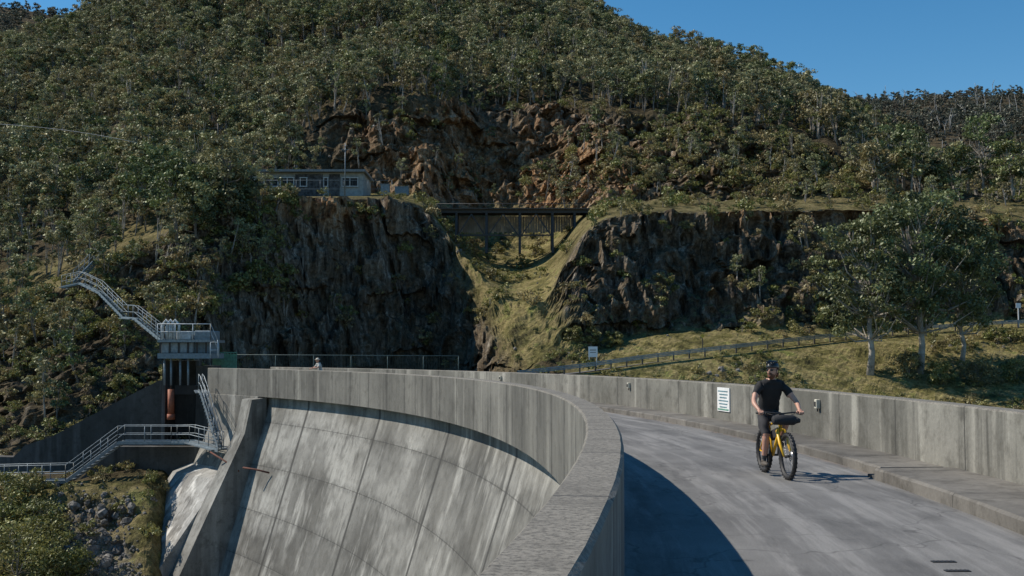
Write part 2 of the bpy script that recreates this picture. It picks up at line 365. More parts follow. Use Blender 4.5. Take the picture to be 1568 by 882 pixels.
# ---------- terrain
T={ # u: K1 K2 K3(road outer) K4 K5 K6 K7 K8 K9
-700:[(1250,45),(760,68),(750,71),(690,76),(480,105),(440,112),(330,140),(190,210),(110,280)],
-200:[(1200,46),(755,67),(745,70),(690,76),(490,104),(440,112),(330,140),(190,205),(110,275)],
0:[(1150,48),(750,66),(738,69),(690,76),(480,102),(430,112),(320,140),(170,205),(85,280)],
120:[(1150,50),(745,66),(735,69),(680,76),(430,100),(400,108),(300,145),(140,220),(45,300)],
240:[(1100,54),(750,66),(720,70),(640,78),(370,104),(330,114),(240,155),(100,230),(-20,310)],
300:[(1000,66),(800,72),(640,76),(590,86),(325,104),(305,126),(240,160),(100,232),(-50,320)],
340:[(900,84),(620,85),(586,88),(574,97),(308,105),(299,138),(235,162),(100,235),(-60,320)],
410:[(900,84),(620,85),(586,88),(574,102),(305,109),(299,143),(222,160),(100,230),(-60,320)],
500:[(900,84),(620,85),(586,88),(574,108),(304,114),(299,143),(180,153),(95,228),(-60,320)],
600:[(900,84),(620,85),(586,88),(574,115),(304,120),(298,138),(160,152),(85,225),(-60,320)],
655:[(900,84),(620,85),(586,88),(574,119),(318,124),(305,136),(158,153),(80,225),(-60,318)],
700:[(900,84),(620,85),(586,88),(574,115),(385,122),(366,140),(158,156),(80,225),(-55,315)],
750:[(900,82),(630,84),(585,87),(572,104),(440,114),(380,142),(160,160),(80,225),(-50,310)],
800:[(900,80),(640,83),(582,87),(568,99),(478,108),(382,140),(162,162),(75,225),(-40,300)],
850:[(900,78),(650,82),(576,87),(552,98),(452,109),(370,136),(165,162),(85,218),(12,292)],
890:[(900,76),(650,81),(572,87),(540,99),(360,112),(322,134),(168,160),(88,212),(44,282)],
930:[(900,76),(650,80),(566,88),(525,104),(332,113),(314,130),(178,156),(95,208),(66,272)],
1000:[(900,76),(650,80),(556,90),(508,108),(326,114),(310,128),(185,153),(118,205),(92,262)],
1100:[(900,74),(660,79),(544,93),(503,109),(326,116),(308,128),(182,150),(138,195),(111,248)],
1200:[(900,72),(670,78),(532,97),(500,111),(324,117),(306,128),(202,148),(170,183),(148,232)],
1300:[(900,72),(670,78),(521,101),(503,112),(323,118),(304,127),(252,145),(232,170),(214,215)],
1400:[(900,72),(670,80),(512,104),(498,113),(328,119),(303,129),(286,145),(280,165),(275,200)],
1500:[(900,72),(670,80),(505,106),(492,114),(335,119),(306,129),(300,145),(298,165),(296,190)],
1600:[(900,72),(670,80),(500,106),(488,114),(345,118),(312,128),(302,145),(298,165),(296,190)],
1900:[(900,70),(670,78),(500,104),(488,112),(345,116),(312,126),(300,145),(280,165),(260,190)],
2300:[(900,66),(670,72),(500,98),(488,106),(345,112),(312,120),(280,140),(240,160),(200,190)]}
us=np.array(sorted(T));U=np.arange(-700,2301,4.)
def sm(a,k=8):
    q=np.pad(a,k,mode='edge');w=np.hanning(2*k+3)[1:-1];w/=w.sum();return np.convolve(q,w,'valid')
ctrl=[]
for r in range(9):
    y=sm(np.interp(U,us,[T[u][r][0] for u in us]));d=sm(np.interp(U,us,[T[u][r][1] for u in us]))
    x,dd,z=Wn(U,y,d);ctrl.append(np.stack([x,dd,z],1))
    if r==2:
        x2=x*(d+6.)/d;ctrl.append(np.stack([x2,dd+6.,z],1))
l=ctrl[-1].copy();l[:,1]+=90;l[:,0]*=(l[:,1])/(l[:,1]-90);l[:,2]-=35;ctrl.append(l)
ctrl=np.array(ctrl)
nsub=[50,34,6,16,170,24,150,80,60,10]
P=[];t=[]
for r,n in enumerate(nsub):
    for i in range(n+(r==9)):
        f=i/n;P.append(ctrl[r]*(1-f)+ctrl[r+1]*f);t.append(r+f)
P=np.array(P);t=np.array(t)
TT,UU=np.meshgrid(t,U,indexing='ij')
X,Y,Z=P[...,0].copy(),P[...,1].copy(),P[...,2].copy()
n1=fbm(X*.05,Y*.05,Z*.05,4);n2=fbm(X*.16+40,Y*.16,Z*.1,4)
c45=ss(3.9,4.1,TT)*(1-ss(5.0,5.25,TT))
gul=ss(640,730,UU-(5-TT)*110)*(1-ss(820,880,UU-(5-TT)*40))
rock=c45*ss(-100,330,UU+n1*200)*(1-.9*gul)
rock=np.maximum(rock,.6*(1-ss(250,340,UU))*ss(3.,3.4,TT)*(1-ss(4.7,5.4,TT)))
up=ss(6.0,6.06,TT)*(1-ss(6.9,7.1,TT+n1*.25))*ss(440,560,UU+n2*60)*(1-ss(1230,1380,UU+n2*80))
gb=ss(675,715,UU)*(1-ss(855,895,UU))*(1-ss(6.12,6.32,TT+n2*.15))*ss(5.9,6.,TT)
rock=np.maximum(rock,up*(.75+.25*ss(-.2,.1,n2))*(1-.85*gb))
rock=np.maximum(rock,.35*ss(1330,1400,UU)*ss(5.9,6.05,TT)*(1-ss(6.3,6.8,TT)))
scree=(1-ss(.85,1.,TT))*ss(60,120,UU+n2*60)*(1-ss(205,260,UU+n2*60));rock=np.maximum(rock,1.*scree)
rock=np.maximum(rock,.35*ss(950,1100,UU)*(1-ss(1.6,1.95,TT))*ss(-.1,.3,n2))
rock=np.maximum(rock,gul*.5*ss(.1,.25,n2)*ss(4.,4.2,TT)*(1-ss(5.9,6.,TT)))
road=ss(1.85,2.,TT)*(1-ss(3.,3.12,TT))
org=np.exp(-((UU-(690+n2*70))/130)**2-((TT-6.5)/.5)**2)*1.6+np.exp(-((UU-(860+n1*90))/90)**2-((TT-6.4)/.4)**2)*1.
org+=np.exp(-((UU-1010)/180)**2-((TT-6.25)/.3)**2)*.4+np.exp(-((UU-500)/65)**2-((TT-4.93)/.09)**2)*1.1+np.exp(-((UU-1450)/130)**2-((TT-4.75)/.3)**2)*.5
org+=.6*ss(1050,1150,UU)*np.exp(-((TT-5.)/.12)**2)
org=np.clip(org*(.75+1.2*n2),0,1)
pale=np.clip(scree*ss(-.05,.25,vn(X*.25+TT*3,Y*.1,Z*.2)+.4*n2)*.7+.6*np.exp(-((UU-700)/45)**2-((TT-6.3)/.2)**2)*ss(-.1,.2,n2),0,.8)
grass=np.clip(ss(850,900,UU)*(1-ss(4.2,4.5,TT))+gul*ss(3.8,4.2,TT)*(1-ss(5.9,6.3,TT))+gb+.6*ss(4.9,5.05,TT)*(1-ss(6.,6.2,TT))+.8*(1-ss(.9,1.9,TT))*(1-ss(250,320,UU)),0,1)
win=(1-road)*(1-.85*ss(4.95,5.1,TT)*(1-ss(5.95,6.05,TT)))
col=.6*np.abs(vn(X*.75+n1*2,Y*.75,Z*.08))+.6*np.abs(vn(X*1.5+n1*5,Y*1.5,Z*.12));blk=fbm(X*.22,Y*.22,Z*.16,4);fn=fbm(X*.9,Y*.9,Z*.6,5)
gl_=np.abs(vn(X*.3+n1,Y*.3,Z*.07))
dy=-rock*win*(2.4*n2+1.3*blk-2.4*col+1.5*fn+.7*np.sign(vn(X*.35,Y*.1,Z*.3))-1.2*gl_)*np.where(TT>5.9,1.35,1.)
low=(TT<2);dy=np.where(low,dy*.3,dy)
Y2=Y+dy;X2=X+rock*win*.9*fbm(X*.3+9,Y*.3,Z*.2,3)*np.where(low,.3,1)+dy*X/Y*.3
fz=(1-rock)*(1-road)*win
far=ss(6.,7.5,TT)
Z2=Z+fz*(.35*fn+(.5+5.*far)*n1+.5*n2*(.5+far*3)+.8*np.maximum(gul,gb)*(fn+blk))+rock*win*(.6*fn+.35*np.round(vn(X*.2,Y*.2,Z*.5)*2))*np.where(low,.5,1)
nr,nc=X.shape
V=np.stack([X2,Y2,Z2],-1);vv=V.reshape(-1,3)
idx=np.arange(nr*nc).reshape(nr,nc)
fc=np.stack([idx[:-1,:-1],idx[:-1,1:],idx[1:,1:],idx[1:,:-1]],-1).reshape(-1,4)
me=bpy.data.meshes.new('hillside_terrain')
me.vertices.add(len(vv));me.vertices.foreach_set('co',vv.astype(np.float32).ravel())
me.loops.add(fc.size);me.loops.foreach_set('vertex_index',fc.ravel().astype(np.int32))
me.polygons.add(len(fc));me.polygons.foreach_set('loop_start',np.arange(0,fc.size,4,dtype=np.int32))
try: me.polygons.foreach_set('loop_total',np.full(len(fc),4,dtype=np.int32))
except Exception: pass
me.update(calc_edges=True);me.validate()
me.materials.append(M_ter)
me.polygons.foreach_set('use_smooth',[False]*len(me.polygons))
for nm,a in(('rock',rock),('orange',org),('grass',grass),('pale',pale)):
    q=me.attributes.new(nm,'FLOAT','POINT');q.data.foreach_set('value',a.ravel().astype(np.float32))
ter=bpy.data.objects.new('hillside_terrain',me);S.collection.objects.link(ter)
PX,PY=proj(X2,Y2,Z2)
def terr(px,py,t0=0,t1=10):
    rr=np.where((t>=t0)&(t<=t1))[0];sub=(PX[rr]-px)**2+(PY[rr]-py)**2
    i,j=np.unravel_index(np.argmin(sub),sub.shape);return Vector(V[rr[i],j])
e1=V[1:,:-1]-V[:-1,:-1];e2=V[:-1,1:]-V[:-1,:-1];area=np.linalg.norm(np.cross(e1,e2),axis=-1)
nz=np.abs(np.cross(e1,e2)[...,2])/np.maximum(area,1e-6)
uc,tc=UU[:-1,:-1],TT[:-1,:-1];rk=rock[:-1,:-1];n1c=n1[:-1,:-1];n2c=n2[:-1,:-1];gc=gul[:-1,:-1];fnc=fn[:-1,:-1];upc=up[:-1,:-1];roadc=road[:-1,:-1];scc=scree[:-1,:-1];gbc=gb[:-1,:-1]
def sample(dens):
    w=(area*dens).ravel();n=RNG.poisson(w.sum());c=np.cumsum(w);k=np.searchsorted(c,RNG.random(n)*c[-1])
    i,j=np.unravel_index(np.minimum(k,len(w)-1),area.shape);a=RNG.random((n,1));b=RNG.random((n,1))
    return V[i,j]+a*e1[i,j]+b*e2[i,j]
vis=ss(-350,-250,uc)*(1-ss(1750,1850,uc))
upz=ss(430,520,uc)*(1-ss(1300,1400,uc))
d=vis*.17*np.where(tc<7,(1-upz)*ss(6.05,6.2,tc),1)*(tc>6)*(1-ss(9.2,9.6,tc))*(1-upc)
d*=(.55+.8*ss(-.3,.2,n2c))*ss(6.9,7.02,tc+(1-upz)*2)
left=(1-ss(270,330,uc+n2c*30))*ss(3.3,3.8,tc)*(1-ss(6.5,6.7,tc))*vis
d=np.maximum(d,left*.17*ss(-.35,0,n1c+n2c*.7)*(1-.75*(rk>.4)))
d*=1-.7*((tc>6)&(tc<9.6)&(uc>1330))
Pt=sample(d);print('forest',len(Pt))
scatter('hillside_forest',Pt,RNG.uniform(0,6.28,len(Pt)),RNG.uniform(.55,1.2,len(Pt))*np.where(Pt[:,1]<125,.75,1.)*np.where(Pt[:,1]>225,1.15,1.),c_for)
cu=upz*(tc>6.02)*(tc<7.)*(.20*ss(.05,.3,n1c+fnc*.7)+.22*ss(900,1050,uc)*ss(-.1,.25,n2c+n1c))
d=vis*(cu+.5*(tc>3.05)*(tc<4.2)*(uc>820)*ss(-.1,.3,n2c)+.17*(tc>=4.)*(tc<5.)*(uc>330)*ss(.0,.3,fnc+n2c*.5)*(.3+nz)*(1+1.*(uc>880))+.35*(tc>=4.9)*(tc<6.05)*(uc>900)*ss(-.1,.2,fnc)+.7*(tc>.9)*(tc<1.9)*(uc>850)*ss(-.1,.25,n2c)+.9*(uc<330)*(tc<5)*(tc>.2)*(.25+ss(0,.3,fnc))*(1-.9*scc)+.6*(uc<110)*(uc>-200)*(tc>.2)*(tc<1)+.15*(tc>5)*(tc<6)*(uc>330)*(uc<900)*ss(.1,.3,fnc)+.25*gc*(tc>4)*(tc<6)*ss(-.1,.2,fnc)+.3*gbc*ss(-.1,.2,fnc)+.08*(tc>7)*(tc<9)+.25*(uc>330)*(uc<450)*(tc>4.3)*(tc<5.1))*(1-roadc)
Pt=sample(d);print('shrub',len(Pt))
scatter('hillside_shrubs',Pt,RNG.uniform(0,6.28,len(Pt)),RNG.uniform(.3,1.15,len(Pt))*np.where(Pt[:,2]<3,.75,1.25),c_shr)
d=vis*(.035*(tc>=5.)*(tc<6)*(uc>930)*ss(-.1,.2,n1c)+.015*(tc>4.2)*(tc<5.)*(uc>900)*ss(0,.3,n2c)+.03*(tc>=6.)*(tc<7)*(uc>1330)+.04*(tc>6.05)*(tc<7)*(uc>930)*(uc<1330)*ss(-.1,.25,fnc+n1c)+.012*(tc>6.1)*(tc<7)*(uc>480)*(uc<930)+.06*(uc>330)*(uc<430)*(tc>4.3)*(tc<5.1))
Pt=sample(d);print('cliff trees',len(Pt))
scatter('cliff_trees',Pt,RNG.uniform(0,6.28,len(Pt)),RNG.uniform(.35,.75,len(Pt)),c_for)
d=vis*(14.*scc*(tc>.1)+.35*(tc>3.1)*(tc<4.1)*(uc>850)*ss(.1,.4,n2c+fnc)+.5*gc*(tc>4)*(tc<5.6)*ss(.1,.3,n2c)+.6*(tc>1)*(tc<1.9)*(uc>1000)*ss(.1,.3,n2c)+.05*upc)*(1-roadc)
Pt=sample(d);print('boulders',len(Pt))
scatter('boulders',Pt,RNG.uniform(0,6.28,len(Pt)),.08+.13*RNG.random(len(Pt))+.6*RNG.random(len(Pt))**10,c_rk,.5)
def far_hill(name,uu,ys,ds,yl,dl,dens):
    nC=160;nR=40;uq=np.linspace(uu[0],uu[-1],nC)
    yt=np.interp(uq,uu,ys);dt=np.interp(uq,uu,ds)
    A=np.stack(Wn(uq,yt,dt),1);B=np.stack(Wn(uq,np.full(nC,yl)*1.,np.full(nC,dl)*1.),1);Cc=A.copy();Cc[:,1]+=150;Cc[:,2]-=60
    rows=[B*(1-f)+A*f for f in np.linspace(0,1,nR)]+[A*(1-f)+Cc*f for f in (.3,.6,1.)]
    Q=np.array(rows);nn=fbm(Q[...,0]*.012,Q[...,1]*.012,Q[...,2]*.01+3,4);Q[...,2]+=nn*np.where(np.arange(len(rows))<34,12,4)[:,None]*np.minimum(1,np.arange(len(rows))/8)[:,None]
    iq=np.arange(Q.shape[0]*nC).reshape(Q.shape[0],nC)
    f=np.stack([iq[:-1,:-1],iq[:-1,1:],iq[1:,1:],iq[1:,:-1]],-1).reshape(-1,4)
    m=bpy.data.meshes.new(name);m.from_pydata(Q.reshape(-1,3).tolist(),[],f.tolist());m.materials.append(M_ter);m.update()
    o=bpy.data.objects.new(name,m);S.collection.objects.link(o)
    a=Q[1:,:-1]-Q[:-1,:-1];b=Q[:-1,1:]-Q[:-1,:-1];ar=np.linalg.norm(np.cross(a,b),axis=-1)
    w=ar.ravel()*dens;n=int(w.sum());c=np.cumsum(w);k=np.minimum(np.searchsorted(c,RNG.random(n)*c[-1]),len(w)-1);i,j=np.unravel_index(k,ar.shape)
    Pq=Q[i,j]+RNG.random((n,1))*a[i,j]+RNG.random((n,1))*b[i,j];print(name,n)
    return Pq,Q
q1,Q1=far_hill('distant_hill',[1000,1250,1330,1450,1568,2100],[165,148,156,152,146,130],[600]*6,330,260,.03)
q2,_=far_hill('distant_hill',[-900,-300,0,60,110,160,260],[-60,-30,10,20,34,66,130],[520]*7,200,330,.025)
Pt=np.vstack([q1,q2]);scatter('distant_forest',Pt,RNG.uniform(0,6.28,len(Pt)),RNG.uniform(.4,.95,len(Pt)),c_far)
mb=MB()
for k in range(170):
    i=RNG.integers(4,40);j=RNG.integers(40,150);b=Vector(Q1[i,j])+Vector((RNG.normal(0,3),RNG.normal(0,3),0));h=RNG.uniform(4,13)
    tp=b+Vector((RNG.normal(0,1.),0,h));md=b+Vector((RNG.normal(0,.4),0,h*.6));mb.tube([b,md,tp],[.2,.13,.04],0,5)
    for q in range(3):
        z=md.lerp(tp,.3*q);mb.tube([z,z+Vector((RNG.normal(0,1.2),0,1.4))],[.09,.04],0,4,cap=False)
mb.obj('dead_tree_trunks',[simple('bleached_wood',(.36,.34,.31),.9,sc=1.)])
def tree(name,px,py,t0,t1,**k):
    p=terr(px,py,t0,t1);o=tree_mesh(name,link=True,**k);o.location=p;return o
B=(M_bark,M_leaf2)
tree('eucalyptus_tree',1334,574,0,4,seed=5,H=13.2,R=4.2,ncl=105,nl=120,ls=.15,stems=1,lo=.30,tr=.29,mats=B,cr=.95,brn=.7)
tree('eucalyptus_tree',1408,570,0,4,seed=9,H=15.4,R=5.,ncl=140,nl=120,ls=.15,stems=1,lo=.28,tr=.31,mats=B,cr=1.05,brn=.7)
tree('eucalyptus_tree',1470,560,0,4,seed=12,H=12.8,R=4.2,ncl=85,nl=110,ls=.15,stems=1,lo=.32,tr=.22,mats=B,cr=1.,brn=.7)
for px,py,H,R,sd in((1385,290,8.5,3.2,31),(1505,302,10.5,3.4,32),(1340,292,6,2.6,33),(1465,300,6,2.6,34),(1550,300,7,3.,35),(1430,298,4,2.,36)):
    tree('eucalyptus_tree',px,py,5.6,7,seed=sd,H=H,R=R,ncl=42,nl=70,ls=.18,stems=2,lo=.3,tr=.15,mats=(M_bark,M_leaf2 if sd<33 else M_leaf),cr=.85,brn=.8)
for px,py,H,R,sd in((295,315,8.7,3.0,41),(245,330,7.7,2.8,42),(345,318,6.8,2.5,43),(215,345,6.4,2.6,44),(270,345,6.4,2.6,45),(320,335,5.6,2.4,46),(365,318,4.4,1.7,47),(300,360,5,2.2,48),(350,345,4.5,2.,49)):
    tree('eucalyptus_tree',px,py,4.3,6,seed=sd,H=H,R=R,ncl=50,nl=70,ls=.16,stems=3,lo=.26,tr=.11,mats=(M_bark2,M_leaf if sd in(41,43) else M_leaf2),cr=.75,brn=.8)
for px,py,r,sd in((25,900,2.6,61),(75,875,1.5,62),(10,800,1.9,63),(190,602,.9,64),(-30,840,2.,65),(60,825,1.5,66),(105,900,1.4,73),(40,775,1.2,74),(905,525,1.,67),(940,530,.9,68),(880,520,.8,75),(1390,575,1.3,69),(1440,590,1.2,70),(1500,590,1.4,71),(1555,585,1.3,72)):
    p=terr(px,py,0,4.2);o=tree_mesh('shrub',sd,r*1.5,r,36,90,.08,4,.05,.04,(M_bark2,M_shrub),r*.36,link=True);o.location=p
# ---------- ground and water
mb=MB();mb.add([(-4000,-3000,-32),(4000,-3000,-32),(4000,5000,-32),(-4000,5000,-32)],[(0,1,2,3)]);mb.obj('ground',[simple('ground_soil',(.07,.07,.035),.95,sc=.05)])
CC=Vector((-79.,17.,0))
def arc(r,a,z=0): a=rad(a);return Vector((CC.x+r*cos(a),CC.y+r*sin(a),z))
m_w,nt,p,o=newmat('water_surface');p.inputs['Base Color'].default_value=(.02,.045,.04,1);p.inputs['Roughness'].default_value=.08
bump(nt,noise(nt,posn(nt),1.2,4),.3,.05,p)
mb=MB();vs=[arc(86.1,a,-6) for a in np.linspace(-60,43,60)];n=len(vs);vo=[Vector((400,v.y*1.0+(i-20)*1.2,-6)) for i,v in enumerate(vs)]
mb.add(vs+vo,[(i,n+i,n+i+1,i+1) for i in range(n-1)]);mb.obj('reservoir_water',[m_w])
# ---------- dam
def sweep(name,prof,a0,a1,mat,parent=None,closed=True,step=.25,Rr=80.,rough=0.,v0=0.):
    N=max(2,int((a1-a0)/step)+1);A=np.linspace(a0,a1,N);pr=list(prof)+([prof[0]] if closed else [])
    cum=[v0]
    for (r1,z1),(r2,z2) in zip(pr[:-1],pr[1:]): cum.append(cum[-1]+math.hypot(r2-r1,z2-z1))
    v=[];uv=[]
    for a in A:
        for i,(r,z) in enumerate(pr):
            jit=rough*(random.random()-.5)
            v.append(arc(r+jit,a,z+jit*.5));uv.append((rad(a)*Rr+200,cum[i]))
    m=len(pr);f=[]
    for i in range(N-1):
        for k in range(m-1): f.append((i*m+k,(i+1)*m+k,(i+1)*m+k+1,i*m+k+1))
    if closed: f+=[tuple(range(m-1)),tuple((N-1)*m+k for k in range(m-2,-1,-1))]
    me=bpy.data.meshes.new(name);me.from_pydata([tuple(q) for q in v],[],f);me.materials.append(mat)
    ul=me.uv_layers.new(name='UVMap')
    ul.data.foreach_set('uv',np.array([uv[l.vertex_index] for l in me.loops],dtype=np.float32).ravel())
    me.update();o=bpy.data.objects.new(name,me);S.collection.objects.link(o)
    if parent:o.parent=parent
    return o
dam=empty('arch_dam')
sweep('dam_wall',[(80.45,-.1),(80.4,-.3),(80.4,-.9),(78.05,-8.5),(75.4,-17),(73.,-26),(72.5,-32),(86.1,-32),(86.1,-.1)],-40,36.4,M_dam,dam,Rr=80,v0=.6)
sweep('downstream_parapet',[(79.95,-.45),(79.95,1.125),(79.975,1.15),(80.275,1.15),(80.3,1.125),(80.3,-.2),(80.5,-.2),(80.5,-.45)],-40,41.5,M_par,dam,rough=.006)
sweep('upstream_parapet',[(85.8,.1),(85.8,1.125),(85.825,1.15),(86.125,1.15),(86.15,1.125),(86.15,-.4),(85.8,-.4)],-40,43.2,M_par2,dam,rough=.006)
sweep('abutment_block',[(80.28,-.3),(79.9,-.47),(79.9,-2.6),(73.3,-17.5),(70,-30),(85.9,-30),(85.9,-.15)],36.4,41.3,M_conc,dam)
mb=MB()
def wedge(a0,a1,pts,mi):
    v=[arc(r,a0,z) for r,z in pts]+[arc(r,a1,z) for r,z in pts];n=len(pts)
    mb.add(v,[tuple(range(n)),tuple(range(2*n-1,n-1,-1))]+[(i,n+i,n+(i+1)%n,(i+1)%n) for i in range(n)],mi)
wedge(36.0,37.0,[(80.2,-.5),(79.3,-.6),(78.9,-2.5),(70.5,-20),(70.5,-30),(80.2,-30)],0)
wedge(37.05,41.9,[(79.3,-4.6),(78.0,-5.2),(69.0,-17.5),(68,-30),(79.3,-30)],1)
mb.obj('thrust_block',[M_conc,M_slab],dam)
def strip(name,r0,r1,a0,a1,z,mat):
    N=240;m=12;A=np.linspace(a0,a1,N);v=[];uv=[]
    for a in A:
        for k in range(m):
            r=r0+(r1-r0)*k/(m-1);v.append(tuple(arc(r,a,z)));uv.append((rad(a)*80+200,r-r0))
    f=[(i*m+k,(i*m+k+1),(i+1)*m+k+1,(i+1)*m+k) for i in range(N-1) for k in range(m-1)]
    me=bpy.data.meshes.new(name);me.from_pydata(v,[],f);me.materials.append(mat);ul=me.uv_layers.new(name='UVMap')
    ul.data.foreach_set('uv',np.array([uv[l.vertex_index] for l in me.loops],dtype=np.float32).ravel());o=bpy.data.objects.new(name,me);S.collection.objects.link(o);return o
strip('road',80.3,84.9,-40,43.5,0.,M_road)
kb=empty('footpath')
sweep('kerb_near',[(84.58,-.05),(84.58,.15),(84.61,.18),(85.81,.19),(85.81,-.05)],-40,.15,M_walk,kb,rough=.016,Rr=84)
sweep('kerb_far',[(84.80,-.05),(84.80,.13),(84.83,.155),(85.81,.16),(85.81,-.05)],.42,43.2,M_walk,kb,rough=.016,Rr=84)
mb=MB();mb.box(arc(85.15,.285,.02),(1.1,.4,.06));mb.obj('kerb_gap',[M_dark],kb)
mb=MB()
for px,py in((1445,860),(1466,874)):
    p=G(px,py,.004);mb.box(p,(.22,.07,.008),0)
    for k in range(5): mb.box(p+Vector((-.08+.04*k,0,.005)),(.012,.06,.006),1)
mb.obj('drain_grate',[M_black,M_dsteel])
def ang_for(px,r,z=.8):
    best=min(np.arange(-12,42,.02),key=lambda a:abs(proj(*arc(r,a,z))[0]-px));return best
def wall_frame(px,r):
    a=ang_for(px,r);n=(CC-arc(r,a)).normalized();n.z=0;t=Vector((-n.y,n.x,0));return a,Matrix((t,-n,Vector((0,0,1)))).transposed(),n
a,R,n=wall_frame(1109,85.8);mb=MB();c=arc(85.8,a,.72)+n*.02
mb.box(c,(.95,.03,.64),0,R)
for k in range(6): mb.box(c+n*.018+R@Vector((random.uniform(-.03,.03),0,.22-.085*k)),(.75-.1*(k%3),.006,.032),1,R)
mb.box(c+n*.018+R@Vector((0,0,-.27)),(.85,.006,.04),2,R)
mb.obj('information_sign',[M_white,simple('sign_print',(.12,.22,.25),.6),M_green])
for px in(965,1255,768):
    a,R,n=wall_frame(px,85.8);mb=MB();c=arc(85.8,a,.88)+n*.05
    mb.box(c,(.13,.1,.2),0,R,.012);mb.box(c+n*.055,(.08,.02,.1),1,R);mb.tube([c-Vector((0,0,.1)),c-Vector((0,0,.16))],.015,1)
    mb.obj('wall_lamp',[simple('beige_paint',(.5,.47,.38),.6),M_dsteel])
# ---------- bank road and guard rail
sel=np.where((U>=300)&(U<=2200))[0]
mb=MB();a=[Vector(ctrl[2][j]) for j in sel];b=[Vector(ctrl[3][j]) for j in sel]
u3=Vector((0,0,.06));vs=[];k=len(a)
for p,q in zip(a,b): vs+=[p.lerp(q,.06)+u3,p.lerp(q,.94)+u3]
mb.add(vs,[(2*i,2*i+2,2*i+3,2*i+1) for i in range(k-1)]);mb.obj('bank_road',[M_asph])
mb=MB();js=np.where((U>=790)&(U<=1900))[0][::6];pp=[Vector(ctrl[2][j])+Vector((0,.1,0)) for j in js]
for p,q in zip(pp[:-1],pp[1:]):
    for z,hh in((.48,.08),(.60,.10),(.72,.08)): mb.beam(p+Vector((0,-.03*(z==.6),z)),q+Vector((0,-.03*(z==.6),z)),.05,hh,0)
for p in pp: mb.beam(p+Vector((0,.08,-.2)),p+Vector((0,.08,.74)),.12,.1,1)
mb.obj('guard_rail',[M_steel,M_timber])
mb=MB();mb.box((-12,82,-.36),(22,16,.6));mb.obj('crest_apron',[M_asph])
def fence(name,p,q,h,mat,sp=2.4,mesh=.12,r=.03):
    mb=MB();p=Vector(p);q=Vector(q);L=(q-p).length;n=max(1,int(L/sp));Uz=Vector((0,0,1))
    for i in range(n+1): a=p.lerp(q,i/n);mb.tube([a,a+Uz*h],r,0,6)
    mb.tube([p+Uz*h,q+Uz*h],r*.8,0,6);mb.tube([p+Uz*.1,q+Uz*.1],r*.6,0,6)
    m=int(L/mesh)
    for i in range(m): a=p.lerp(q,i/m);mb.tube([a+Uz*.1,a+Uz*h],.007,0,3,cap=False)
    return mb.obj(name,[mat])
m_fence=simple('dull_green_paint',(.09,.13,.12),.6)
fence('mesh_fence',W(362,572,77),W(702,572,82),1.3,m_fence)
mb=MB();p=W(326,566,75);q=W(362,566,75);n=9
for i in range(n): a=p.lerp(q,i/(n-1));mb.beam(a,a+Vector((0,0,1.15)),.05,.05,0)
for z in(.15,.62,1.15): mb.beam(p+Vector((0,-.04,z)),q+Vector((0,-.04,z)),.04,.07,0)
mb.beam(p.lerp(q,.5)+Vector((0,.05,0)),p.lerp(q,.5)+Vector((0,.05,1.05)),1.5,.02,0)
mb.obj('green_gate',[M_green])
mb=MB();p=terr(907,556,1.9,3.2);p.z-=.1
for x in(-.32,.32): mb.beam(p+Vector((x,0,0)),p+Vector((x,0,1.7)),.06,.06,0)
mb.box(p+Vector((0,-.05,1.25)),(.78,.04,.9),0);mb.box(p+Vector((0,-.075,1.4)),(.55,.01,.06),1);mb.box(p+Vector((0,-.075,1.2)),(.5,.01,.05),1)
mb.obj('notice_board',[M_white,M_dsteel])
mb=MB();p=terr(1078,535,1.9,4);mb.beam(p,p+Vector((0,0,1.1)),.09,.05,0);mb.box(p+Vector((0,-.02,1.25)),(.3,.03,.3),1,Matrix.Rotation(rad(45),3,'Y'));mb.obj('warning_marker',[M_timber,simple('yellow_sign',(.6,.42,.05),.5)])
mb=MB();p=terr(1562,505,1.9,4);mb.beam(p,p+Vector((0,0,2.4)),.08,.08,0);mb.box(p+Vector((0,-.05,2.4)),(.5,.04,.5),0);mb.obj('road_sign',[M_white])
# ---------- building on bench
bd=empty('control_building');D0=132.;A0=W(386,301,D0);A1=W(556,301,D0);zb=A0.z-.3;zt=W(386,262,D0).z;Lb=A1.x-A0.x;cx=(A0.x+A1.x)/2;Hb=zt-zb
m_cl=simple('building_cladding',(.30,.32,.31),.8,sc=2);m_roof=simple('roof_trim',(.20,.21,.21),.6);m_fr=simple('window_frame',(.5,.52,.52),.6);m_stone=simple('stone_cladding',(.07,.07,.07),.9,sc=3,var=.8,bs=.1)
m_gl,nt,p_,o_=newmat('window_glass');p_.inputs['Base Color'].default_value=(.012,.014,.016,1);p_.inputs['Roughness'].default_value=.4;p_.inputs['Specular IOR Level'].default_value=.2
mb=MB();mb.box((cx,D0+3.5,zb+Hb/2),(Lb,7,Hb-.3));mb.obj('walls',[m_cl],bd)
mb=MB();mb.box((cx,D0+3.2,zt-.06),(Lb+.7,8.2,.28));mb.box((cx,D0+3.4,zt+.12),(Lb+.4,7.5,.1));mb.obj('roof',[m_roof],bd)
mb=MB();X0=A0.x
for a,b in((66,108),(118,134)):
    x0=X0+a/170*Lb;x1=X0+b/170*Lb;mb.box(((x0+x1)/2,D0-.06,zb+Hb*.47),(x1-x0,.2,Hb*.84))
mb.obj('stone_panels',[m_stone],bd)
mb=MB()
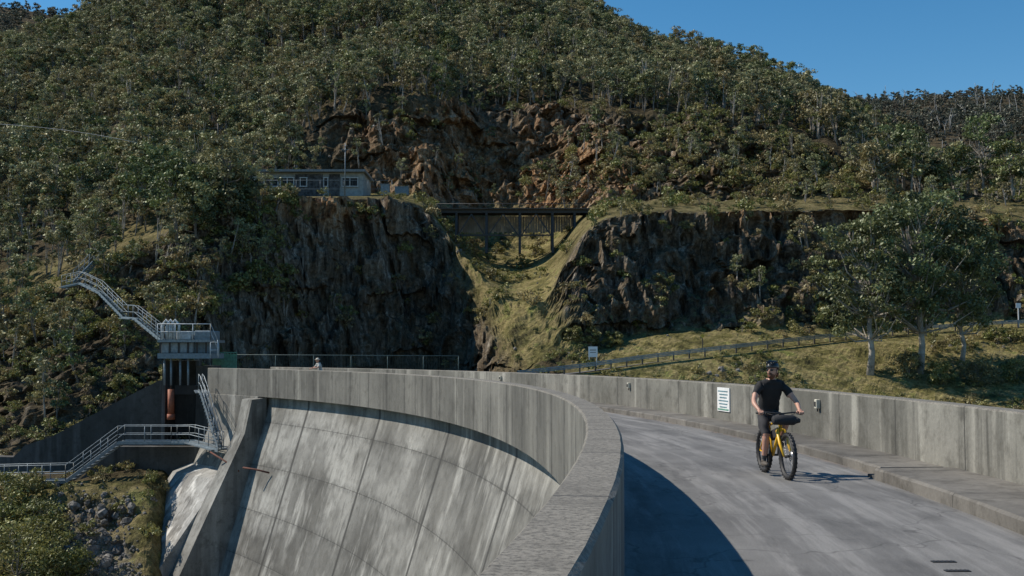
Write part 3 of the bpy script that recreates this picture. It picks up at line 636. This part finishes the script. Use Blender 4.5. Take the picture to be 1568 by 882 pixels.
for a,b in((19,40),(44,64),(74,84),(110,116),(138,162)):
    x0=X0+a/170*Lb;x1=X0+b/170*Lb;w=x1-x0;mb.box(((x0+x1)/2,D0-.10,zb+Hb*.60),(w,.16,.95),0)
    for s in(-1,0,1):
        if s==0 and w<1: continue
        mb.box(((x0+x1)/2+s*w/2,D0-.2,zb+Hb*.60),(.09,.1,1.05),1)
    for s in(-1,1): mb.box(((x0+x1)/2,D0-.21,zb+Hb*.60+s*.52),(w+.15,.12,.09),1)
mb.box((X0+10/170*Lb,D0-.06,zb+1.2),(.9,.1,2.1),0)
mb.obj('windows_and_door',[m_gl,m_fr],bd)
mb=MB();p=Vector((W(528,300,129).x,129,zb));mb.tube([p,p+Vector((0,0,6.2))],[.08,.04],0);mb.beam(p+Vector((-.5,0,5.4)),p+Vector((.5,0,5.4)),.04,.04);mb.beam(p+Vector((-.3,0,5.9)),p+Vector((.3,0,5.9)),.03,.03);mb.obj('antenna_mast',[M_steel])
fence('mesh_fence',Vector((W(380,300,124).x,124,zb-.1)),Vector((W(600,300,124).x,124,zb-.1)),1.1,M_blue,mesh=.4,r=.03)
mb=MB();p=Vector((W(590,300,129).x,129,zb+.6));mb.box(p,(1.0,.8,1.2),0);mb.box(p+Vector((0,0,.65)),(1.15,.95,.08),0);mb.box(p+Vector((1.9,.5,-.05)),(1.6,1,.9),1);mb.box(p+Vector((1.9,.5,.45)),(1.7,1.1,.06),0);mb.obj('switch_cabinet',[M_steel,M_blue])
# ---------- trestle bridge
tb=empty('trestle_bridge');D1=128.;pa=W(668,320,D1);pb=W(897,320,D1);zd=pa.z;mb=MB();L=pb.x-pa.x;cx=(pa.x+pb.x)/2
mb.box((cx,D1+1.3,zd),(L+1.,3.0,.18),0)
for y in(.15,1.3,2.5): mb.box((cx,D1+y,zd-.28),(L+.6,.25,.34),1)
for i in range(60): mb.box((pa.x+L*(i+.5)/60,D1-.3,zd+.02),(.18,.3,.14),0)
rail(mb,[Vector((pa.x,D1-.1,zd+.1)),Vector((pb.x,D1-.1,zd+.1))],.5,2.,.04,1,1)
mb.obj('deck',[M_timber,M_dsteel],tb)
mb=MB()
for u in(699,745,796,846,880):
    x=W(u,320,D1).x;g=4.2 if u<870 else 2.4
    if u==699: g=3.4
    for y0,y1 in((.2,-.5),(2.4,3.1)): mb.beam((x,D1+y0,zd-.5),(x,D1+y1,zd-g-1.),.28,.28)
    mb.beam((x,D1-.1,zd-.6),(x,D1+2.7,zd-.6),.25,.25);mb.beam((x,D1+.1,zd-.9),(x,D1+2.8,zd-g),.16,.12);mb.beam((x-.05,D1-.3,zd-g+.1),(x-.05,D1+2.9,zd-g+.1),.2,.2)
xs=[W(u,320,D1).x for u in(699,745,796,846)]
for a,b in zip(xs[:-1],xs[1:]): mb.beam((a,D1-.35,zd-3.4),(a+(b-a)*.5,D1-.1,zd-.6),.14,.14);mb.beam((b,D1-.35,zd-3.4),(a+(b-a)*.5,D1-.1,zd-.6),.14,.14);mb.beam((a,D1-.4,zd-3.1),(b,D1-.4,zd-3.1),.16,.16)
mb.obj('trestle_bents',[M_dsteel],tb)
mb=MB();x0=W(700,320,D1).x;x1=W(884,320,D1).x;n=46
for i in range(n):
    x=x0+(x1-x0)*(i+.5)/n;h=2.+random.uniform(-.15,.1)-(.6*max(0,(i-n*.8)/n*5));mb.box((x,D1+3.2,zd-.45-h/2),((x1-x0)/n-.03,.08,h))
mb.obj('timber_boarding',[simple('grey_boards',(.30,.25,.20),.9,sc=1.2,var=.4)],tb)
# ---------- intake / valve tower (left)
vt=empty('valve_tower');D2=72.
def bx(mb,x0,x1,y0,y1,d,th,mi=0,bev=0.):
    a=W(x0,y1,d);b=W(x1,y0,d);mb.box(((a.x+b.x)/2,d+th/2,(a.z+b.z)/2),(b.x-a.x,th,b.z-a.z),mi,None,bev)
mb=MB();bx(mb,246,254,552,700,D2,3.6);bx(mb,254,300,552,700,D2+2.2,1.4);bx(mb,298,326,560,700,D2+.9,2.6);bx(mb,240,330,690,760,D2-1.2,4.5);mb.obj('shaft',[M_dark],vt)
mb=MB()
bx(mb,241,322,520,524,D2-1.,3.6);bx(mb,246,296,524,541,D2-.6,2.6,0,.05);bx(mb,297,322,506,541,D2-.3,2.4,1,.04);bx(mb,241,322,541,549,D2-1.,3.4,1);bx(mb,270,292,507,520,D2-.4,1.6,3,.04)
for x in(252,262,276,288): 
    a=W(x,549,D2-.6);b=W(x,590,D2-.6);mb.tube([a,b],.07,0)
for x in(249,256,263):
    a=W(x,520,D2-.9);b=W(x,497,D2-.9);c=W(x+5,490,D2-.9);d_=W(x+11,497,D2-.9);e=W(x+11,520,D2-.9);mb.tube([a,b,c,d_,e],.085,3,8)
for x in(244,258,272,286,300,314): bx(mb,x,x+3,524,541,D2-.66,.04,2)
mb.obj('platform_machinery',[M_steel,M_blue,M_dsteel,M_pipe],vt)
mb=MB();rail(mb,[W(241,520,D2-1.05),W(322,520,D2-1.05),W(333,545,D2-1.05)],1.,1.,.028,2);rail(mb,[W(322,548,D2-1.),W(334,548,D2-1.)],1.,.5,.028,2);mb.obj('platform_railing',[M_pipe],vt)
mb=MB();p=W(262,596,D2-.3);q=W(262,634,D2-.3);mb.tube([p+Vector((0,0,1.6)),p],.07,1);mb.tube([p,q],.21,0,14);mb.tube([q,q-Vector((0,0,.35))],.25,0,14);mb.obj('hydraulic_cylinder',[simple('red_oxide_paint',(.32,.10,.05),.7),M_dsteel],vt)
def stairs(name,pts,w,mat,side=Vector((0,1,0)),n_rail=2,rise=.19,r=.024):
    mb=MB();side=Vector(side).normalized()
    for p,q in zip(pts[:-1],pts[1:]):
        p=Vector(p);q=Vector(q);n=max(2,int(abs(q.z-p.z)/rise)) if abs(q.z-p.z)>.3 else 1
        for s in(0,w): mb.beam(p+side*s,q+side*s,.06,.2)
        if n>1:
            for i in range(n): mb.box(p.lerp(q,(i+.5)/n)+side*w/2,(.28,w,.04),0,Vector((0,1,0)).rotation_difference(side).to_matrix())
        else: mb.beam(p+side*w/2,q+side*w/2,w,.06)
    for s in(0,w): rail(mb,[Vector(p)+side*s for p in pts],1.,1.4,r,n_rail)
    return mb.obj(name,[mat])
stairs('steel_staircase',[W(304,598,68.5),W(307,602,68.2),W(334,688,64.2)],.8,M_steel)
stairs('hillside_staircase',[W(94,440,93),W(122,434,92),W(150,448,89),W(188,487,84),W(205,488,82),W(246,522,75)],1.,M_blue,r=.022)
stairs('hillside_staircase',[W(112,432,93),W(145,398,98)],1.,M_blue,r=.022)
stairs('access_walkway',[W(-80,742,66),W(100,738,66),W(180,678,67.5),W(262,678,68.),W(290,678,67.5),W(334,690,64.4)],1.2,M_steel)
def wallpoly(name,pts,d,th,mat):
    mb=MB();a=[W(x,y,d) for x,y in pts];b=[p+Vector((0,th,0)) for p in a];n=len(a)
    mb.add(a+b,[tuple(range(n-1,-1,-1)),tuple(range(n,2*n))]+[(i,(i+1)%n,n+(i+1)%n,n+i) for i in range(n)]);return mb.obj(name,[mat])
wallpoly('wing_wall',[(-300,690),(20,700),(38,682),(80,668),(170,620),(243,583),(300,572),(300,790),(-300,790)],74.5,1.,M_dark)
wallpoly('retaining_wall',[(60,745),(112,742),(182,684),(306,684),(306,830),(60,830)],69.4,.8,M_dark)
mb=MB();mb.tube([W(322,692,63.9),W(362,717,63.2),W(366,722,63.2)],.05,0);mb.tube([W(372,716,61.5),W(392,719,61.3),W(412,724,61)],.05,0);mb.obj('drain_pipe',[M_rust])
mb=MB();mb.tube([W(x,190+(x*.142)-10*sin(math.pi*min(1,max(0,x/230)))*.5,110) for x in range(-300,231,30)],.022,0,4);mb.obj('overhead_wire',[simple('wire',(.5,.5,.5),.5)])
mb=MB();p=terr(331,300,4.6,6);mb.tube([p,p+Vector((0,0,9))],[.14,.1],0);mb.beam(p+Vector((-.8,0,8.4)),p+Vector((.8,0,8.4)),.1,.1);mb.obj('utility_pole',[M_timber])
# ---------- people
def skin_body(J,E,rootn):
    names=list(J);vs=[J[n][0] for n in names];ix={n:i for i,n in enumerate(names)}
    me=bpy.data.meshes.new('tmp');me.from_pydata(vs,[(ix[a],ix[b]) for a,b in E],[]);o=bpy.data.objects.new('tmp',me);S.collection.objects.link(o)
    m=o.modifiers.new('s','SKIN');m.use_smooth_shade=True
    for n in names:
        sv=me.skin_vertices[0].data[ix[n]];r=J[n][1];sv.radius=r if hasattr(r,'__len__') else (r,r);sv.use_root=(n==rootn)
    sb=o.modifiers.new('b','SUBSURF');sb.levels=2;sb.render_levels=2
    dg=bpy.context.evaluated_depsgraph_get();dg.update();me2=bpy.data.meshes.new_from_object(o.evaluated_get(dg))
    bpy.data.objects.remove(o);return me2
m_skin=simple('skin',(.50,.27,.19),.5,var=.08,sc=10)
m_shirt=simple('black_tshirt',(.012,.012,.013),.85,sc=9);m_short=simple('dark_shorts',(.03,.03,.033),.85,sc=9)
m_sock=simple('sock',(.07,.07,.07),.9);m_shoe=simple('shoe',(.10,.085,.07),.7);m_beard=simple('brown_beard',(.13,.05,.025),.9,sc=40,var=.5)
m_helm=simple('helmet_shell',(.02,.022,.025),.35);m_lens=simple('sunglasses',(.01,.01,.012),.1)
def person(name,J,cloth,facedir,mats,headgear,fingers):
    E=[('pel','sp1'),('sp1','sp2'),('sp2','nk'),('nk','hd0')]
    for s in 'LR':
        E+=[('sp2','sh'+s),('sh'+s,'ua'+s),('ua'+s,'el'+s),('el'+s,'fa'+s),('fa'+s,'wr'+s),('wr'+s,'pa'+s),('pel','hp'+s),('hp'+s,'th'+s),('th'+s,'kn'+s),('kn'+s,'cf'+s),('cf'+s,'an'+s),('an'+s,'to'+s)]
    me=skin_body(J,E,'pel');ro=empty(name)
    for m in mats: me.materials.append(m)
    segs=[(Vector(J[a][0]),Vector(J[b][0]),a,b) for a,b in E]
    def near(c):
        best=None
        for a,b,na,nb in segs:
            ab=b-a;tt=max(0,min(1,(c-a).dot(ab)/ab.length_squared));dd=(c-(a+ab*tt)).length
            if best is None or dd<best[0]: best=(dd,na,nb,tt)
        return best
    for pl in me.polygons:
        c=Vector(pl.center);_,na,nb,tt=near(c);pl.material_index=cloth(na,nb,tt,c);pl.use_smooth=True
    me.update();off={}
    for pl in me.polygons:
        if pl.material_index in(1,2):
            for vi in pl.vertices: off[vi]=1
    nrm=[v.normal.copy() for v in me.vertices]
    for vi in off:
        v=me.vertices[vi];k=.010+.008*sin(v.co.z*55+v.co.x*30)+.005*sin(v.co.y*80+v.co.z*20);v.co+=nrm[vi]*k
    o=bpy.data.objects.new('body',me);S.collection.objects.link(o);o.parent=ro
    hc=Vector(J['hd0'][0])+Vector((0.01,0,.075));f=Vector(facedir).normalized();s=Vector((0,0,1)).cross(f).normalized();u=f.cross(s)
    Rm=Matrix((f,s,u)).transposed();mb=MB()
    def hs(v):
        k=1-.22*max(0,-v.z/.12)**1.5*(1 if abs(v.y)>0 else 1);return Vector((v.x*(1+.04*(v.z<0)),v.y*k,v.z))
    mb.ell(hc,(.098,.077,.118),0,Rm,20,14,hs)
    L=lambda x,y,z:hc+Rm@Vector((x,y,z))
    mb.tube([L(.09,0,.02),L(.115,0,-.018),L(.10,0,-.03)],[.009,.016,.010],0,8)
    for y in(-1,1): mb.ell(L(-.005,y*.078,-.005),(.018,.010,.03),0,Rm,8,6)
    mb.tube([L(.094,-.022,-.055),L(.099,0,-.054),L(.094,.022,-.055)],.006,7,6)
    if headgear=='helmet':
        mb.ell(L(.035,0,-.08),(.066,.060,.055),5,Rm,14,9)
        mb.tube([L(.075,-.035,-.043),L(.102,0,-.04),L(.075,.035,-.043)],.009,5,6)
        for y in(-1,1):
            mb.ell(L(.088,y*.034,.012),(.016,.028,.017),6,Rm,10,7);mb.tube([L(.08,y*.06,.015),L(0,y*.08,.015)],.004,6,5)
            mb.tube([L(.0,y*.083,.05),L(.02,y*.075,-.05),L(.04,y*.02,-.122)],.004,6,5)
            mb.tube([L(-.05,y*.065,-.03),L(-.06,y*.045,-.09)],[.028,.02],5,6)
        def hf(v): return Vector((v.x,v.y,v.z if v.z>-.015 else -.015-(.025 if v.x<-.03 else 0)))
        mb.ell(L(-.010,0,.062),(.130,.098,.092),4,Rm,22,14,hf)
        for y in(-.05,-.025,0,.025,.05): mb.tube([L(.112-abs(y)*.3,y,.09),L(.07,y*1.2,.142),L(-.02,y*1.3,.155),L(-.1,y*1.1,.12)],[.008,.013,.013,.008],6,5)
    else:
        def bf(v): return Vector((v.x,v.y,max(v.z,-.005)))
        mb.ell(L(-.01,0,.045),(.105,.09,.09),4,Rm,18,10,bf);mb.ell(L(.0,0,.045),(.17,.15,.012),4,Rm,18,6)
        for y in(-1,1): mb.ell(L(.09,y*.03,.008),(.008,.012,.008),6,Rm,8,6)
    mb.obj('head',list(mats),ro)
    mb=MB()
    for s_,(pc,fd,cd,td) in fingers.items():
        pc=Vector(pc);fd=Vector(fd).normalized();cd=Vector(cd).normalized();td=Vector(td).normalized();wd=fd.cross(cd).normalized()
        Rh=Matrix((fd,wd,cd)).transposed();mb.ell(pc,(.048,.042,.018),0,Rh,12,8)
        for k,(ww,ln) in enumerate(((-.03,.9),(-.01,1.),(.011,.95),(.031,.75))):
            b=pc+fd*.035+wd*ww;mb.tube([b,b+(fd*.032+cd*.006)*ln,b+(fd*.042+cd*.034)*ln,b+(fd*.020+cd*.050)*ln],[.0105,.010,.009,.007],0,7)
        b=pc-fd*.015+td*.035;mb.tube([b,b+td*.022+fd*.02+cd*.015,b+td*.012+fd*.045+cd*.035],[.012,.011,.008],0,7)
    mb.obj('hands',[mats[0]],ro);return ro
def place(ro,loc,h):
    ro.location=loc;ro.rotation_euler=(0,0,math.atan2(h.y,h.x))
hv=Vector((.09,-1.,0)).normalized()
fc_=G(1207,735);loc=fc_-hv*1.15;loc.z=0
J={'pel':((.23,0,.98),(.15,.11)),'sp1':((.28,0,1.13),(.135,.105)),'sp2':((.37,0,1.36),(.17,.12)),'nk':((.42,0,1.50),.062),'hd0':((.455,0,1.585),.058)}
for s,y in(('L',1),('R',-1)):
    J['sh'+s]=((.39,y*.175,1.43),.074);J['ua'+s]=((.44,y*.25,1.34),.058);J['el'+s]=((.55,y*.335,1.20),.044);J['fa'+s]=((.63,y*.35,1.14),.043);J['wr'+s]=((.775,y*.325,1.055),.028);J['pa'+s]=((.815,y*.325,1.04),.026)
    J['hp'+s]=((.25,y*.09,.92),.095)
J['thR']=((.38,-.12,.78),.082);J['knR']=((.50,-.13,.60),.058);J['cfR']=((.46,-.13,.46),.056);J['anR']=((.40,-.14,.205),.036);J['toR']=((.52,-.15,.165),.034)
J['thL']=((.45,.13,.90),.085);J['knL']=((.66,.15,.84),.060);J['cfL']=((.575,.145,.74),.056);J['anL']=((.40,.14,.565),.036);J['toL']=((.52,.15,.525),.034)
def cl(a,b,tt,c):
    if a=='nk' or b=='hd0': return 0 if c.z>1.52 else 1
    if a in('pel',) and b=='sp1': return 1 if c.z>1.0 else 2
    if a in('sp1','sp2'): return 1
    if a[:2]=='sh': return 1
    if a[:2]=='ua': return 1 if tt<.35 else 0
    if a[:2] in('el','fa','wr'): return 0
    if a=='pel' or a[:2]=='hp': return 2
    if a[:2]=='th': return 2 if tt<.85 else 0
    if a[:2]=='kn': return 0
    if a[:2]=='cf': return 3 if tt>.55 else 0
    return 7
mats=[m_skin,m_shirt,m_short,m_sock,m_helm,m_beard,m_lens,m_shoe]
fg={'L':((.822,.325,1.04),(1,0,-.25),(-.2,0,-1),(0,-1,0)),'R':((.822,-.325,1.04),(1,0,-.25),(-.2,0,-1),(0,1,0))}
cy=person('cyclist',J,cl,(.70,-.70,.03),mats,'helmet',fg)
mb=MB()
for s in(-1,1):
    z=.135 if s<0 else .495
    mb.ell((.47,s*.145,z+.045),(.145,.050,.045),0,None,14,8);mb.box((.47,s*.145,z+.012),(.27,.088,.022),1,None,.006);mb.ell((.40,s*.142,z+.085),(.05,.042,.05),0)
mb.obj('shoes',[m_shoe,M_black],cy)
place(cy,loc,hv)
m_yel=simple('yellow_paint',(.75,.42,.02),.35,var=.06);m_bag=simple('black_fabric',(.02,.02,.022),.8,sc=12,bs=.01);m_al=simple('alloy',(.45,.45,.45),.3,.8)
bk=empty('bicycle');mb=MB()
for x in(0,1.15):
    mb.torus((x,0,.36),.325,.034,0,48,10)
    for i in range(64):
        a=2*math.pi*i/64
        for y in(-.022,0,.022):
            if (i+(y==0))%2: continue
            mb.box((x+.358*cos(a),y,.36+.358*sin(a)),(.012,.014,.02),0,Matrix.Rotation(-a,3,'Y'))
    mb.torus((x,0,.36),.298,.011,1,48,8,rx=1.5)
    mb.tube([(x,-.05,.36),(x,.05,.36)],.025,1,10)
    for i in range(28):
        a=2*math.pi*i/28;s=1 if i%2 else -1;mb.tube([(x+.02*cos(a+.8*s),s*.028,.36+.02*sin(a+.8*s)),(x+.292*cos(a),0,.36+.292*sin(a))],.0016,2,4,cap=False)
    mb.tube([(x,.045,.36),(x,.048,.36)],.085,2,20)
mb.obj('wheels',[M_black,M_dsteel,m_al],bk)
mb=MB();bb=(.43,0,.32);st=(.27,0,.78);ht=(.79,0,.90);hb=(.825,0,.78)
mb.tube([bb,st],.018,0);mb.tube([st,ht],[.019,.024],0,10);mb.tube([bb,hb],[.026,.026],0,10);mb.tube([ht,hb],.030,0,10)
for s in(-1,1):
    mb.tube([(.40,s*.03,.32),(.2,s*.06,.34),(0,s*.07,.36)],.012,0);mb.tube([(.275,s*.02,.74),(.12,s*.055,.55),(0,s*.07,.37)],.010,0)
    mb.tube([(.84,s*.02,.76),(.85,s*.062,.73),(.98,s*.066,.54),(1.15,s*.062,.36)],[.022,.026,.024,.016],0,10)
mb.tube([(.84,-.06,.745),(.84,.06,.745)],.026,0,10);mb.obj('frame_and_fork',[m_yel],bk)
mb=MB();mb.tube([(.79,0,.90),(.775,0,.98)],.02,0);mb.tube([(.775,0,.975),(.84,0,1.0)],.018,0)
mb.tube([(.80,-.37,1.01),(.825,-.2,1.015),(.84,-.06,1.0),(.84,.06,1.0),(.825,.2,1.015),(.80,.37,1.01)],.0125,0)
for s in(-1,1):
    mb.tube([(.80+.017,s*.26,1.013),(.80,s*.385,1.01)],.018,0,10);mb.tube([(.83,s*.24,1.01),(.88,s*.25,.99),(.885,s*.33,.98)],.006,0,6)
    mb.tube([(.86,s*.22,1.0),(.95,s*.12,.97),(.93,s*.03,.85),(.86,s*.03,.7)],.004,0,5)
mb.tube([st,(.235,0,.88)],.015,0);mb.ell((.20,0,.90),(.14,.07,.03),0)
mb.tube([(.43,-.09,.32),(.43,.09,.32)],.018,0)
for s,z in((-1,.15),(1,.49)): mb.tube([(.43,s*.085,.32),(.43,s*.09,z)],.013,0);mb.box((.45,s*.145,z-.008),(.10,.10,.02),0)
mb.tube([(.43,-.055,.32),(.43,-.06,.32)],.085,0,24);mb.obj('drivetrain_and_handlebar',[M_dsteel],bk)
mb=MB();
mb.tube([(.95,-.17,.90),(.95,-.15,.90),(.95,0,.905),(.95,.17,.90),(.95,.20,.90)],[.05,.07,.08,.078,.06],0,14)
mb.tube([(.95,.20,.90),(.955,.27,.89)],[.06,.03],0,10)
mb.box((.56,0,.66),(.34,.055,.16),0,Matrix.Rotation(rad(-14),3,'Y'),.02);mb.ell((.06,0,.92),(.16,.075,.075),0)
mb.obj('bags',[m_bag,M_dsteel],bk);place(bk,loc,hv)
J2={}
b0=[('pel',(0,0,.95),(.14,.10)),('sp1',(.03,0,1.1),(.13,.10)),('sp2',(.10,0,1.33),(.16,.11)),('nk',(.15,0,1.46),.058),('hd0',(.18,0,1.53),.055)]
for n_,p,r in b0:J2[n_]=(p,r)
for s,y in(('L',1),('R',-1)):
    for n_,p,r in(('sh',(.12,y*.17,1.40),.07),('ua',(.18,y*.22,1.31),.055),('el',(.28,y*.25,1.21),.045),('fa',(.36,y*.20,1.21),.04),('wr',(.46,y*.12,1.20),.03),('pa',(.49,y*.10,1.19),.026),('hp',(0,y*.09,.90),.09),('th',(.02,y*.10,.7),.08),('kn',(.03,y*.10,.49),.06),('cf',(.0,y*.1,.34),.055),('an',(-.03,y*.1,.09),.036),('to',(.10,y*.11,.04),.034)): J2[n_+s]=(p,r)
m_lt=simple('light_shirt',(.40,.40,.38),.85)
m2=[m_skin,m_lt,m_short,m_sock,simple('straw_hat',(.5,.47,.40),.9),m_beard,m_lens,m_shoe]
fg2={'L':((.50,.10,1.18),(1,-.3,0),(0,0,-1),(0,-1,0)),'R':((.50,-.10,1.18),(1,.3,0),(0,0,-1),(0,1,0))}
def cl2(a,b,tt,c):
    r=cl(a,b,tt,c)
    if a=='nk' or b=='hd0': return 0 if c.z>1.47 else 1
    return r
p2=person('pedestrian',J2,cl2,(.6,-.8,.0),m2,'hat',fg2)
a=ang_for(489,80.7,1.5);nn=(CC-arc(80.7,a));nn.z=0;nn.normalize();place(p2,arc(80.78,a),nn);p2.location.z=.06
# ---------- light, sky, camera
el=rad(45);sd=Vector((-.98*cos(el),.20*cos(el),sin(el))).normalized()
sl=bpy.data.lights.new('sun','SUN');sl.energy=5.;sl.angle=rad(.5);sl.color=(1.,.92,.80);so=bpy.data.objects.new('sun',sl);S.collection.objects.link(so)
so.rotation_euler=sd.to_track_quat('Z','Y').to_euler()
w=bpy.data.worlds.new('World');S.world=w;w.use_nodes=True;nt=w.node_tree;bg=nt.nodes['Background'];sk=nt.nodes.new('ShaderNodeTexSky');sk.sky_type='NISHITA';sk.sun_disc=False
sk.sun_elevation=el;sk.sun_rotation=math.atan2(sd.x,sd.y);sk.altitude=600;sk.air_density=1.;sk.dust_density=0.;sk.ozone_density=2.
hs_=nt.nodes.new('ShaderNodeHueSaturation');hs_.inputs['Saturation'].default_value=1.34;hs_.inputs['Hue'].default_value=.493
nt.links.new(sk.outputs[0],hs_.inputs['Color']);nt.links.new(hs_.outputs[0],bg.inputs[0]);bg.inputs[1].default_value=.12
cam=bpy.data.cameras.new('camera');co=bpy.data.objects.new('camera',cam);S.collection.objects.link(co);co.location=(0,0,CAMZ);co.rotation_euler=(math.pi/2+TH,0,0)
cam.sensor_width=36;cam.lens=36*F/1568;cam.clip_end=9000;cam.clip_start=.05;S.camera=co
S.view_settings.view_transform='Standard';S.view_settings.look='None';S.view_settings.exposure=0
